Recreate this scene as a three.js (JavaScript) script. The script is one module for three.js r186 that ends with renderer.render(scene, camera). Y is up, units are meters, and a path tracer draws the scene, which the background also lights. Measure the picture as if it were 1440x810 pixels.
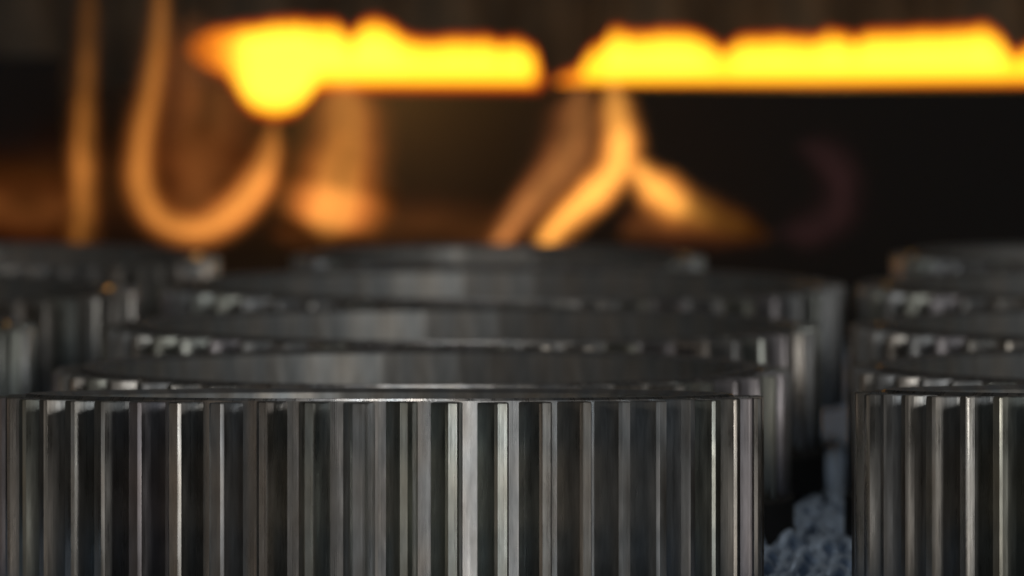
import * as THREE from 'three';
import { mergeGeometries, toCreasedNormals } from 'three/addons/utils/BufferGeometryUtils.js';
import { ImprovedNoise } from 'three/addons/math/ImprovedNoise.js';
import { RoundedBoxGeometry } from 'three/addons/geometries/RoundedBoxGeometry.js';
import { RectAreaLightUniformsLib } from 'three/addons/lights/RectAreaLightUniformsLib.js';

// ---------------------------------------------------------------- camera, lamps, exposure
const scene = new THREE.Scene();
const W = 1440, H = 810, F = 42240;                       // photograph size and focal length in its pixels
const camera = new THREE.PerspectiveCamera(2 * Math.atan(H / 2 / F) * 180 / Math.PI, W / H, 0.5, 60);
camera.position.set(0, 0.4462, 8.108);
camera.rotation.x = -3.0 * Math.PI / 180;
camera.updateMatrixWorld(true);
camera.focus = 7.76;
camera.userData.fStop = 24;
scene.background = new THREE.Color(0.026, 0.0255, 0.024);
scene.environmentIntensity = 1;
const renderer = new THREE.WebGLRenderer({ antialias: true });
renderer.setSize(1024, 576);
renderer.toneMapping = THREE.LinearToneMapping;
renderer.toneMappingExposure = 1;
renderer.shadowMap.enabled = true;
RectAreaLightUniformsLib.init();
function areaLamp(name, w, h, intensity, color, pos, look) {
  const l = new THREE.RectAreaLight(new THREE.Color(...color), intensity, w, h);
  l.name = name; l.position.set(...pos); l.lookAt(...look); scene.add(l);
}
areaLamp('window_light', 1.1, 2.6, 0.85, [1, 0.99, 0.96], [1.85, 0.2, 3.0], [0, 0, 0]);
areaLamp('added_bright_light', 0.2, 2.6, 1.6, [1, 0.99, 0.95], [1.42, 0.2, 2.9], [0, 0, 0]);  // added unseen strip lamp, gives the bores a narrower highlight
areaLamp('added_side_light', 0.6, 2.6, 0.45, [0.98, 1, 1], [3.1, 0.2, 1.9], [0, 0, 0]);  // added unseen lamp, breaks up the reflections on the right flanks
areaLamp('added_left_light', 0.5, 2.6, 0.4, [1, 0.97, 0.92], [-1.4, 0.1, 3.2], [0, 0, 0]);  // added unseen strip lamp, varies the stripes from the left
areaLamp('added_far_left_light', 2.0, 2.6, 0.17, [1, 0.83, 0.68], [-3.6, 0.2, 2.6], [0, 0, 0]);  // added broad warm fill, lifts the right half of the bores
areaLamp('added_right_light', 1.3, 2.6, 0.26, [1, 0.99, 0.97], [3.5, 0.2, 0.35], [0, 0, 0.1]);  // added side fill, brightens the grooves that face right
areaLamp('added_upper_light', 0.22, 0.7, 6.5, [1, 0.99, 0.95], [1.17, 0.8, 2.5], [0, 0, 0]);  // added unseen lamp, raised to clear the near rims and brighten the bores
areaLamp('added_front_light', 3.4, 3.2, 0.5, [1, 0.98, 0.95], [0.8, 0.0, 9.2], [0, 0, 0]);  // added large fill lamp behind the camera
areaLamp('ceiling_light', 0.9, 0.5, 1.7, [0.96, 0.98, 1], [-0.2, 2.4, 0.7], [0, 0, -0.2]);
areaLamp('added_glint_lamp', 0.08, 0.08, 170, [1, 0.98, 0.94], [0.1, 2.3, 0.45], [0, 0, -0.1]);  // small lamp added overhead to put glints on the tooth bevels

// ---------------------------------------------------------------- helpers
const noise = new ImprovedNoise();
let seed = 7;
const rnd = () => { seed = (seed * 1664525 + 1013904223) >>> 0; return seed / 4294967296; };
const lerp = (a, b, t) => a + (b - a) * t;
const eye = camera.position.clone();
const ray = (px, py) => new THREE.Vector3((px - W / 2) / F, (H / 2 - py) / F, -1).applyEuler(camera.rotation);
const atZ = (px, py, z) => { const d = ray(px, py); return eye.clone().addScaledVector(d, (z - eye.z) / d.z); };
const onY = (px, py, y) => { const d = ray(px, py); return eye.clone().addScaledVector(d, (y - eye.y) / d.y); };
function tag(o, label, category, group, kind) {
  o.userData = { ...o.userData };
  if (label) o.userData.label = label;
  if (category) o.userData.category = category;
  if (group) o.userData.group = group;
  if (kind) o.userData.kind = kind;
  return o;
}
function obj(name, geo, mat, parent) {
  const m = new THREE.Mesh(geo, mat);
  m.name = name; m.castShadow = m.receiveShadow = true; parent.add(m);
  return m;
}
function thing(name, label, category, group) {
  const g = new THREE.Group(); g.name = name; scene.add(g);
  return tag(g, label, category, group);
}
function tex(n, fill, srgb) {
  const d = new Uint8Array(n * n * 4);
  for (let y = 0; y < n; y++) for (let x = 0; x < n; x++) {
    const c = fill(x / n, y / n), o = (y * n + x) * 4;
    for (let k = 0; k < 3; k++) d[o + k] = Math.max(0, Math.min(255, 255 * (c.length ? c[k] : c)));
    d[o + 3] = 255;
  }
  const t = new THREE.DataTexture(d, n, n);
  t.wrapS = t.wrapT = THREE.RepeatWrapping; t.magFilter = THREE.LinearFilter; t.minFilter = THREE.LinearMipmapLinearFilter; t.generateMipmaps = true;
  if (srgb) t.colorSpace = THREE.SRGBColorSpace;
  t.needsUpdate = true;
  return t;
}
// noise that repeats after one unit in u and v
function tileNoise(u, v, fu, fv, s) {
  const a = u * 2 * Math.PI, b = v * 2 * Math.PI, R = fu / (2 * Math.PI), Q = fv / (2 * Math.PI);
  return 0.5 * (noise.noise(R * Math.cos(a) + s, R * Math.sin(a) + 3.1 * s, Q * Math.cos(b)) + noise.noise(R * Math.cos(a) + s + 40, R * Math.sin(a), Q * Math.sin(b) + s));
}

// ---------------------------------------------------------------- materials
const lines = [];                                          // fine machining lines along the tooth
for (let i = 0; i < 512; i++) lines.push(rnd());
const lineAt = (u) => { const x = u * 512, i = Math.floor(x) & 511, t = x - Math.floor(x); return lerp(lines[i], lines[(i + 1) & 511], t); };
const steelBump = tex(512, (u, v) => 0.5 + 0.2 * (lineAt(u) - 0.5) + 0.22 * tileNoise(u, v, 60, 6, 1.3) + 0.05 * tileNoise(u, v, 130, 40, 4.7));
const steelRough = tex(512, (u, v) => { const r = 0.62 + 0.26 * tileNoise(u, v, 26, 5, 2.2) + 0.12 * tileNoise(u, v, 60, 20, 6.1) + 0.14 * (lineAt(u) - 0.5); return [1, r, 1]; });
const steelTint = tex(512, (u, v) => {
  const k = 0.86 + 0.16 * tileNoise(u, v, 18, 7, 8.2) + 0.07 * tileNoise(u, v, 90, 16, 5.5), w = 0.05 * tileNoise(u, v, 7, 4, 11.4);
  return [k + w, k, k - w];
}, true);
for (const t of [steelBump, steelRough, steelTint]) t.repeat.set(22, 22);   // one tile is about 45 mm, uv is in metres
const grime = tex(256, (u, v) => { const k = 0.78 + 0.5 * tileNoise(u, v, 5, 4, 3.3) + 0.35 * tileNoise(u, v, 14, 11, 9.2), w = 0.1 * tileNoise(u, v, 6, 6, 15.1); return [k + w, k, k - w]; }, true);
grime.repeat.set(2.2, 6);
const steel = (color, rough, bump) => new THREE.MeshStandardMaterial({ color: new THREE.Color(...color), metalness: 1, roughness: rough, map: steelTint, roughnessMap: steelRough, bumpMap: steelBump, bumpScale: bump });
const M = {
  tooth: steel([0.6, 0.585, 0.56], 0.56, 0.00005),
  ring: steel([0.52, 0.51, 0.5], 0.5, 0.00004),
  bore: new THREE.MeshStandardMaterial({ color: new THREE.Color(0.72, 0.71, 0.68), metalness: 1, roughness: 0.4, map: steelTint }),
  face: new THREE.MeshStandardMaterial({ color: new THREE.Color(0.17, 0.165, 0.16), metalness: 0.15, roughness: 0.85, map: steelTint, bumpMap: steelBump, bumpScale: 0.00004 }),
  shade_base: new THREE.MeshStandardMaterial({ color: new THREE.Color(0.025, 0.024, 0.023), metalness: 0.2, roughness: 0.8 }),  // near-black so the added disc under a gear stands in for shade
  wire: new THREE.MeshStandardMaterial({ color: new THREE.Color(0.5, 0.61, 0.76), metalness: 0.3, roughness: 0.5 }),
  hearth: new THREE.MeshStandardMaterial({ color: new THREE.Color(0.02, 0.021, 0.024), roughness: 0.9 }),
  soot: new THREE.MeshStandardMaterial({ color: new THREE.Color(0.009, 0.008, 0.0075), roughness: 0.85 }),
  wall: new THREE.MeshStandardMaterial({ color: new THREE.Color(0.11, 0.098, 0.08), roughness: 0.9, map: grime }),
};

// ---------------------------------------------------------------- setting: hearth floor, belt, furnace front
const BELT = -0.0465;                                      // top of the belt; the gear faces are at y = 0
obj('floor', new THREE.BoxGeometry(3, 0.04, 2.3).translate(0, BELT - 0.035, -0.785), M.hearth, scene);
tag(scene.getObjectByName('floor'), null, null, null, 'structure');

{ // woven wire belt: flattened spirals side by side
  const belt = thing('conveyor_belt', 'bluish woven wire belt glimpsed in the dark gap between the two nearest gears', 'conveyor belt');
  const P = 0.0095, WIDE = 0.62, r = 0.0016;
  const n = Math.round(WIDE / P);
  const spirals = [1, -1].map((hand) => {
    const pts = [];
    for (let i = 0; i < n; i++) for (let k = 0; k < 8; k++) {
      const a = k / 8 * 2 * Math.PI;
      pts.push(new THREE.Vector3(-WIDE / 2 + (i + k / 8) * P, (0.0034 + 0.0022 * noise.noise(i * 0.83, 1.7, hand)) * Math.sin(a) + 0.002 * noise.noise(i * 0.31, 5.3, hand), hand * 0.0068 * Math.cos(a)));
    }
    return new THREE.TubeGeometry(new THREE.CatmullRomCurve3(pts), pts.length, r, 5, false);
  });
  const rod = new THREE.CylinderGeometry(0.001, 0.001, WIDE, 6).rotateZ(Math.PI / 2);
  const z0 = 0.36, rows = 60;
  for (let i = 0; i < rows; i++) {
    const z = z0 - i * P;
    const s = obj('spiral_wire', spirals[i % 2], M.wire, belt); s.position.set(rnd() * P, BELT - 0.0042 + (i % 6 === 2 && i < 34 ? 0.0036 : 0) + 0.0012 * rnd(), z);
    const c = obj('cross_rod', rod, M.wire, belt); c.position.set(0, BELT - 0.0035, z - P / 2);
  }
  const far = new THREE.InstancedMesh(spirals[0], M.wire, 80), m4 = new THREE.Matrix4();
  far.name = 'far_spiral_wires'; far.userData.kind = 'stuff'; belt.add(far);
  for (let i = 0; i < 80; i++) far.setMatrixAt(i, m4.makeTranslation((i % 2) * P / 2, BELT - 0.0035, z0 - (rows + i) * P));
}

const ZD = -0.95, ZW = -1.14;                               // furnace door, wall behind it
{
  const f = thing('furnace', 'dark sooty furnace front with a straight door edge behind the burning flames', 'furnace');
  const p = (px, py, z) => atZ(px, py, z);
  const top = p(720, 124, ZD).y, bottom = BELT - 0.016;
  obj('door', new RoundedBoxGeometry(1.6, top - bottom, 0.03, 2, 0.0012).translate(0, (top + bottom) / 2, ZD - 0.015), M.soot, f);
  const g0 = p(96, 78, ZD), g1 = p(-260, 78, ZD);
  obj('door_guide', new RoundedBoxGeometry(g0.x - g1.x, g0.y - bottom, 0.02, 2, 0.002).translate((g0.x + g1.x) / 2, (g0.y + bottom) / 2, ZD + 0.012), M.soot, f);
  const c0 = p(-400, 0, ZW).x, c1 = p(1840, 0, ZW).x, seams = [-400, 250, 835, 1290, 1840].map((x) => p(x, 0, ZW).x);
  for (let i = 0; i < 4; i++) obj('wall_panel', new RoundedBoxGeometry(seams[i + 1] - seams[i] - 0.0006, 0.9, 0.03, 2, 0.002).translate((seams[i] + seams[i + 1]) / 2, bottom + 0.45, ZW - 0.015 - 0.002 * (i % 2)), M.wall, f);
  obj('back_plate', new THREE.BoxGeometry(c1 - c0 + 0.8, 0.96, 0.02).translate(0, bottom + 0.45, ZW - 0.05), M.soot, f);
}

// ---------------------------------------------------------------- gears
// teeth differ a little in temper colour and in how smooth they were cut
const TEETH = [[0.6, 0.59, 0.565, 0.5], [0.585, 0.595, 0.6, 0.62], [0.6, 0.57, 0.53, 0.58], [0.56, 0.585, 0.55, 0.54], [0.57, 0.54, 0.57, 0.66], [0.6, 0.56, 0.52, 0.48], [0.52, 0.53, 0.54, 0.7], [0.56, 0.57, 0.51, 0.6]].map(([r, g, b, k]) => { const m = M.tooth.clone(); m.color = new THREE.Color(r, g, b); m.roughness = k; return m; });
const N = 50;
function toothGeo(R, root, height, variant) {
  // outline of one tooth in plan: x across, y outwards
  const k = R / 0.1, wr = 0.0037 * k, wt = 0.0018 * k * (1 + 0.09 * (variant - 2)), s = new THREE.Shape(), inn = root - 0.0016 * k;
  const flank = [[wr * 1.12, root], [wr * 0.93, root + (R - root) * 0.18], [wr * 0.77, root + (R - root) * 0.45], [wr * 0.62, root + (R - root) * 0.75], [wt, R - 0.0007 * k]];
  s.moveTo(-wr * 1.1, inn); s.lineTo(wr * 1.1, inn);
  for (const [x, y] of flank) s.lineTo(x, y);
  s.lineTo(wt * 0.64, R); s.lineTo(0, R + 0.00006); s.lineTo(-wt * 0.64, R);
  for (const [x, y] of flank.slice().reverse()) s.lineTo(-x, y);
  s.closePath();
  const b = 0.00045;
  const g = new THREE.ExtrudeGeometry(s, { depth: height - 2 * b, bevelEnabled: true, bevelSize: b, bevelThickness: b, bevelOffset: -b, bevelSegments: 2, curveSegments: 4 });
  g.translate(0, 0, b); g.rotateX(-Math.PI / 2);             // extrusion now runs up; outwards is -z
  return toCreasedNormals(g, 0.45);
}
function ringGeo(root, bore, height, piece) {
  const c = 0.0006, whole = [[bore, 0], [bore, height - 0.0012], [bore + 0.0012, height], [root - c, height], [root, height - c], [root, c], [root - c, 0], [bore, 0]],
    prof = whole.slice(...({ bore: [0, 2], face: [1, 4], wall: [3, 8] }[piece] ?? [0, 8]));
  const g = new THREE.LatheGeometry(prof.map(([x, y]) => new THREE.Vector2(x, y)).reverse(), 180);
  const uv = g.attributes.uv, pos = g.attributes.position;
  for (let i = 0; i < uv.count; i++) uv.setXY(i, uv.getX(i) * 0.5875, pos.getY(i) + 0.3 * Math.hypot(pos.getX(i), pos.getZ(i)));
  return toCreasedNormals(g, 0.4);
}
const cache = new Map();
// R tip radius, height of the toothed body, drop of the tooth tops under the ring's top, height of the added black shade disc under the body (0: none)
function makeGear(label, group, R, height, drop, shade_base, turn, shadeBaseSize = 1.01) {
  const g = thing('ring_gear', label, 'gear', group), key = [R, height, drop, shade_base, shadeBaseSize].join();
  const root = 0.922 * R, bore = 0.868 * R;
  if (!cache.has(key)) cache.set(key, { teeth: [0, 1, 2, 3, 4].map((v) => toothGeo(R, root, height - drop * (0.8 + 0.25 * v * 0.5), v)), ring: ringGeo(root, bore, height, 'wall'), bore: ringGeo(root, bore, height, 'bore'), face: ringGeo(root, bore, height, 'face'), shade_base: shade_base && ringGeo(shadeBaseSize * R, bore + 0.001, shade_base) });
  const c = cache.get(key);
  for (const [n, m] of [['ring', M.ring], ['bore', M.bore], ['face', M.face]]) obj(n === 'face' ? 'rim' : n === 'bore' ? 'bore_wall' : n, c[n], m, g).position.y = shade_base;
  if (shade_base) obj('shade_base', c.shade_base, M.shade_base, g);
  for (let i = 0; i < N; i++) { const t = obj('tooth', c.teeth[Math.floor(rnd() * 5)], [M.face, TEETH[Math.floor(rnd() * TEETH.length)]], g); t.position.y = shade_base; t.rotation.y = turn + i / N * 2 * Math.PI + (rnd() - 0.5) * 0.012; }
  return g;
}
let count = 0;
function place(g, pos) { if (count) g.name = 'ring_gear_' + String(count).padStart(3, '0'); count++; g.position.copy(pos); return g; }

const FACE = 0.0345, SHADE_BASE = -BELT - FACE;                    // toothed body of the gears further in, and the added shade disc below
function backGear(label, px, py, R, turn, shadeBaseSize) {
  const p = onY(px, py, 0);
  return place(makeGear(label, 'steel ring gears standing on the furnace belt', R, FACE, 0.0009, SHADE_BASE, turn, shadeBaseSize), new THREE.Vector3(p.x, BELT, p.z));
}
const TILT = -2.3 * Math.PI / 180, TALL = 0.0575;
function frontGear(label, px, py, z, turn) {
  const top = atZ(px, py, z), g = makeGear(label, 'steel ring gears standing on the furnace belt', 0.1, TALL, 0.0008, 0, turn);
  place(g, top.clone().sub(new THREE.Vector3(0, TALL, 0).applyAxisAngle(new THREE.Vector3(1, 0, 0), TILT)));
  g.rotation.x = TILT;
  return g;
}
frontGear('big sharp steel gear with tall shiny teeth filling the lower middle of the photo', 534, 553, 0.30, 0.07);
frontGear('sharp tall-toothed steel gear in the lower right corner, past the dark gap', 1738, 547, 0.30, 0.07);
backGear('slightly blurred ring gear directly behind the big sharp gear, its smooth bore catching a highlight', 592, 515.6, 0.1, 0.02);
backGear('blurred ring gear second behind the big sharp gear, in the middle of its row', 650, 455, 0.1, 0.11);
backGear('hazy full-size ring gear third behind the big sharp gear, overlapping a smaller one', 702, 398, 0.0985, 0.05, 0.89);
backGear('ring gear just behind the sharp gear in the lower right corner', 1712, 512, 0.1, 0.06);
backGear('blurred ring gear second behind the sharp gear in the lower right corner', 1700, 453, 0.1, 0.0);
backGear('hazy full-size ring gear third behind the sharp gear in the lower right corner', 1690, 397, 0.0985, 0.09);
backGear('nearest ring gear of the left-hand row, cut off by the left edge', -437, 452, 0.0965, 0.03);
backGear('blurred second ring gear of the left-hand row, a pale tooth at its right end', -283, 402, 0.0965, 0.1);
backGear('hazy farthest ring gear of the left-hand row, under the U-shaped flame', -54, 357, 0.075, 0.04);

backGear('small hazy ring gear behind the middle row, at the foot of the forked flame', 700, 356, 0.06, 0.03);
backGear('small hazy ring gear behind the right-hand row, under the faint violet wisp', 1545, 355, 0.06, 0.08);

// ---------------------------------------------------------------- flames
function flameMat(color, k) {
  return new THREE.MeshPhysicalMaterial({ color: 0x000000, roughness: 1, specularIntensity: 0, emissive: new THREE.Color(...color), emissiveIntensity: k, transparent: true, vertexColors: true, side: THREE.DoubleSide, depthWrite: false });
}
const ORANGE = flameMat([1, 0.4, 0.075], 1.65), PALE = flameMat([1, 0.41, 0.11], 1.4), GOLD = flameMat([1, 0.46, 0.08], 2.4), VIOLET = flameMat([1, 0.42, 0.42], 0.1), DEEP = flameMat([1, 0.34, 0.08], 0.5);
// a lick of flame along pixel points [x, y, half width, how thick it looks 0..1] at depth z, as nested shells
const outer = new Map();
function outerOf(m) {
  if (!outer.has(m)) { const o = m.clone(); o.emissive = m.emissive.clone(); o.emissive.g *= 0.72; o.emissive.b *= 0.72; o.emissiveIntensity = m.emissiveIntensity * 0.8; outer.set(m, o); }
  return outer.get(m);
}
function lick(parent, mat, z, path, depth = 0.7, layers = [1.9, 1.7, 1.5, 1.3, 1.12, 0.94, 0.76, 0.58, 0.4, 0.22], soft = true) {
  const c = new THREE.CatmullRomCurve3(path.map(([x, y]) => new THREE.Vector3(x, y, 0))), L = 64, S = 18;
  const val = (t, k) => { const x = t * (path.length - 1), i = Math.min(Math.floor(x), path.length - 2), u = x - i, s = u * u * (3 - 2 * u); return lerp(path[i][k], path[i + 1][k], s); };
  layers.forEach((sc, li) => {
    const pos = [], col = [], idx = [];
    for (let i = 0; i <= L; i++) {
      const t = i / L, q = c.getPoint(t), d = c.getTangent(t), r = val(t, 2) * sc * 0.88, a = Math.min(val(t, 3), 0.97);
      const share = soft ? 2.2 * sc * Math.exp(-sc * sc * 1.15) : 1, al = 1 - Math.pow(1 - a, share / (2 * (layers.length - 1)));
      const end = Math.min(1, Math.sqrt(Math.max(0, Math.min(t, 1 - t) * 9)));
      for (let j = 0; j < S; j++) {
        const w = j / S * 2 * Math.PI, wob = 1 + 0.06 * noise.noise(t * 5, li * 3.3, path[0][0] * 0.37);
        const p = atZ(q.x - d.y * r * wob * end * Math.cos(w), q.y + d.x * r * wob * end * Math.cos(w), z);
        p.z += Math.sin(w) * r * end * depth / 4640;
        const torn = 1 + 1.1 * noise.noise(t * 3 + path[0][0], 1.6 * Math.cos(w), 5.1) + 0.6 * noise.noise(t * 9, 3.5 * Math.cos(w), path[0][0]);
        pos.push(p.x, p.y, p.z); col.push(1, 1, 1, al * Math.max(0.25, Math.min(1.7, torn)));
      }
    }
    for (let i = 0; i < L; i++) for (let j = 0; j < S; j++) { const a = i * S + j, b = i * S + (j + 1) % S; idx.push(a, b, a + S, b, b + S, a + S); }
    const g = new THREE.BufferGeometry();
    g.setAttribute('position', new THREE.Float32BufferAttribute(pos, 3)); g.setAttribute('color', new THREE.Float32BufferAttribute(col, 4)); g.setIndex(idx); g.computeVertexNormals();
    const m = obj(li < layers.length * 0.35 ? 'flame_envelope' : li < layers.length - 2 ? 'flame_sheet' : 'flame_core', g, sc > 0.9 && soft ? outerOf(mat) : mat, parent); m.castShadow = false;
  });
}
let fires = 0;
function flame(label) { const f = thing('flame' + (fires ? '_' + String(fires).padStart(3, '0') : ''), label, 'flame', 'flames at the furnace front'); fires++; return f; }

// the bright burning strips behind the door's top edge
const HOT = flameMat([1, 0.6, 0.045], 2.5), FIRE = flameMat([1, 0.5, 0.016], 2.2), BURN = flameMat([1, 0.24, 0.01], 1.5), EMBER = flameMat([1, 0.12, 0.012], 0.8);
function strip(parent, z, up, low, fade = 1) {
  const at = (list, x) => { let i = 0; while (i < list.length - 2 && list[i + 1][0] < x) i++; const [a, b] = [list[i], list[i + 1]], t = Math.max(0, Math.min(1, (x - a[0]) / (b[0] - a[0]))); return lerp(a[1], b[1], t * t * (3 - 2 * t)); };
  const x0 = up[0][0], x1 = up[up.length - 1][0], L = Math.round((x1 - x0) / 3), S = 20;
  [[-13, HOT, 0.75, 'flame_core'], [-8, HOT, 0.6, 'flame_core'], [-4, FIRE, 0.85, 'flame_sheet'], [-1, BURN, 0.7, 'flame_sheet'], [3, EMBER, 0.35, 'flame_envelope'], [8, EMBER, 0.1, 'flame_envelope']].forEach(([grow, mat, al, name], li) => {
    const pos = [], col = [], idx = [];
    for (let i = 0; i <= L; i++) {
      const x = lerp(x0 - grow, x1 + grow, i / L), u = at(up, x) - grow + 4.5 * noise.noise(x * 0.045, 2.7, z) + 3.5 * noise.noise(x * 0.11, 8.1, z), l = at(low, x) + grow, c = (u + l) / 2, h = Math.max(0.05, (l - u) / 2) * Math.min(1, Math.sqrt(Math.min(i, L - i) / 3));
      for (let j = 0; j < S; j++) {
        const w = j / S * 2 * Math.PI, p = atZ(x, c + h * Math.cos(w), z);
        p.z += Math.sin(w) * Math.min(h * 0.6, 26) * [1, 0.88, 0.74, 0.58, 0.4, 0.25][li] / 4600;
        const k = Math.max(0, Math.min(1, (x - x0) / fade)); pos.push(p.x, p.y, p.z); col.push(1, 1, 1, al * (li < 3 ? k ** 4 : 0.3 + 0.7 * k));
      }
    }
    for (let i = 0; i < L; i++) for (let j = 0; j < S; j++) { const a = i * S + j, b = i * S + (j + 1) % S; idx.push(a, b, a + S, b, b + S, a + S); }
    const g = new THREE.BufferGeometry();
    g.setAttribute('position', new THREE.Float32BufferAttribute(pos, 3)); g.setAttribute('color', new THREE.Float32BufferAttribute(col, 4)); g.setIndex(idx); g.computeVertexNormals();
    obj(name, g, mat, parent).castShadow = false;
  });
}
const ZS = -0.925;
const left = flame('brilliant yellow flame along the furnace door edge left of the gap, with a drooping lobe');
strip(left, ZS, [[264, 68], [280, 52], [300, 45], [330, 40], [360, 36], [400, 33], [440, 31], [470, 33], [482, 40], [492, 54], [502, 42], [515, 33], [530, 30], [545, 33], [556, 42], [566, 54], [580, 57], [600, 57], [630, 56], [660, 54], [690, 56], [702, 62], [712, 58], [730, 58], [745, 64], [754, 78], [761, 104]],
  [[264, 70], [280, 86], [300, 97], [320, 105], [332, 124], [345, 145], [362, 158], [388, 163], [412, 158], [430, 144], [443, 127], [452, 122], [761, 122]], 90);
const right = flame('brilliant yellow flame along the furnace door edge right of the gap');
strip(right, -0.99, [[776, 122], [790, 108], [815, 99], [826, 76], [840, 67], [850, 62], [860, 46], [872, 42], [885, 49], [900, 48], [940, 46], [980, 48], [1000, 58], [1018, 74], [1030, 62], [1050, 54], [1080, 53], [1110, 53], [1135, 54], [1143, 61], [1150, 53], [1170, 47], [1190, 48], [1200, 60], [1206, 59], [1215, 50], [1240, 47], [1300, 45], [1360, 42], [1385, 38], [1400, 46], [1418, 70], [1430, 80], [1440, 69], [1470, 54], [1500, 62], [1540, 90]],
  [[776, 121], [1000, 120], [1540, 117]]);
for (const [px, lz] of [[520, ZS], [1150, -0.99]]) { const l = new THREE.PointLight(new THREE.Color(1, 0.45, 0.12), 0.012); l.name = 'flame_light'; l.position.copy(atZ(px, 95, lz)); l.castShadow = true; scene.add(l); }

const streak = flame('narrow upright orange streak of flame near the left edge of the furnace');
lick(streak, ORANGE, -0.9, [[125, -40, 14, 0.08], [123, 40, 14, 0.1], [120, 110, 14, 0.18], [118, 180, 15, 0.36], [117, 240, 17, 0.5], [116, 295, 19, 0.38], [112, 350, 24, 0.22], [110, 395, 24, 0.05]]);
const ushape = flame('large U-shaped curl of orange flame left of centre');
lick(ushape, ORANGE, -0.86, [[226, -40, 16, 0.24], [224, 40, 16, 0.26], [214, 120, 17, 0.36], [200, 200, 19, 0.55], [199, 262, 20, 0.66], [226, 308, 21, 0.76], [280, 323, 21, 0.8], [330, 296, 22, 0.9], [362, 258, 21, 0.9], [380, 216, 18, 0.6], [386, 165, 14, 0.3]]);
lick(ushape, DEEP, -0.875, [[270, 20, 40, 0.15], [278, 90, 62, 0.32], [282, 160, 74, 0.45], [284, 220, 74, 0.5], [280, 280, 62, 0.52], [275, 335, 40, 0.2]]);
const column = flame('broad soft column of orange flame with a bright foot, under the drooping lobe');
lick(column, ORANGE, -0.88, [[486, 112, 42, 0.34], [485, 165, 46, 0.4], [481, 215, 48, 0.5], [474, 250, 50, 0.66], [468, 280, 54, 0.94], [462, 305, 50, 0.9], [455, 335, 40, 0.2]]);
const low = flame('low dull orange glow of flame at the left edge of the furnace');
lick(low, DEEP, -0.89, [[-120, 290, 46, 0.4], [-40, 290, 46, 0.4], [20, 292, 44, 0.38], [70, 296, 40, 0.32], [110, 300, 34, 0.15]]);
const dim = flame('dim brown haze painted as a soft glow, low between the broad column and the forked flame');
lick(dim, DEEP, -0.915, [[-140, 250, 60, 0.06], [60, 250, 70, 0.1], [240, 265, 70, 0.1], [420, 262, 66, 0.09], [560, 280, 50, 0.05]]);  // glowing shell added as warm haze in front of the door
lick(dim, DEEP, -0.9, [[380, 330, 24, 0.2], [480, 322, 30, 0.2], [580, 315, 34, 0.16], [660, 318, 32, 0.18], [740, 330, 24, 0.16]]);
const fork = flame('bright forked orange flame with two slanting legs right of centre');
lick(fork, PALE, -0.88, [[818, 122, 34, 0.28], [816, 165, 37, 0.32], [804, 212, 36, 0.42], [768, 262, 25, 0.55], [732, 300, 19, 0.6], [706, 334, 16, 0.6], [686, 378, 13, 0.4]]);
lick(fork, GOLD, -0.85, [[860, 110, 22, 0.35], [868, 160, 22, 0.6], [874, 205, 22, 0.93], [866, 238, 22, 0.97], [840, 267, 21, 0.97], [808, 297, 20, 0.93], [778, 327, 18, 0.85], [750, 370, 15, 0.6]]);
const tongue = flame('short tongue of orange flame leaning right from the forked flame');
lick(tongue, GOLD, -0.865, [[886, 222, 10, 0.4], [904, 246, 17, 0.85], [924, 268, 24, 0.93], [946, 284, 24, 0.75], [980, 298, 24, 0.2], [1020, 312, 22, 0.05], [1075, 328, 18, 0.01]]);
lick(tongue, DEEP, -0.89, [[870, 330, 22, 0.2], [930, 312, 34, 0.4], [1000, 314, 30, 0.32], [1085, 334, 20, 0.12]]);
const wisp = flame('faint reddish violet wisp of flame curling at the right of the furnace door');
lick(wisp, VIOLET, -0.87, [[1120, 205, 20, 0.2], [1158, 218, 26, 0.3], [1182, 252, 28, 0.36], [1180, 295, 28, 0.36], [1140, 322, 26, 0.3], [1090, 330, 16, 0.2]]);

renderer.render(scene, camera);
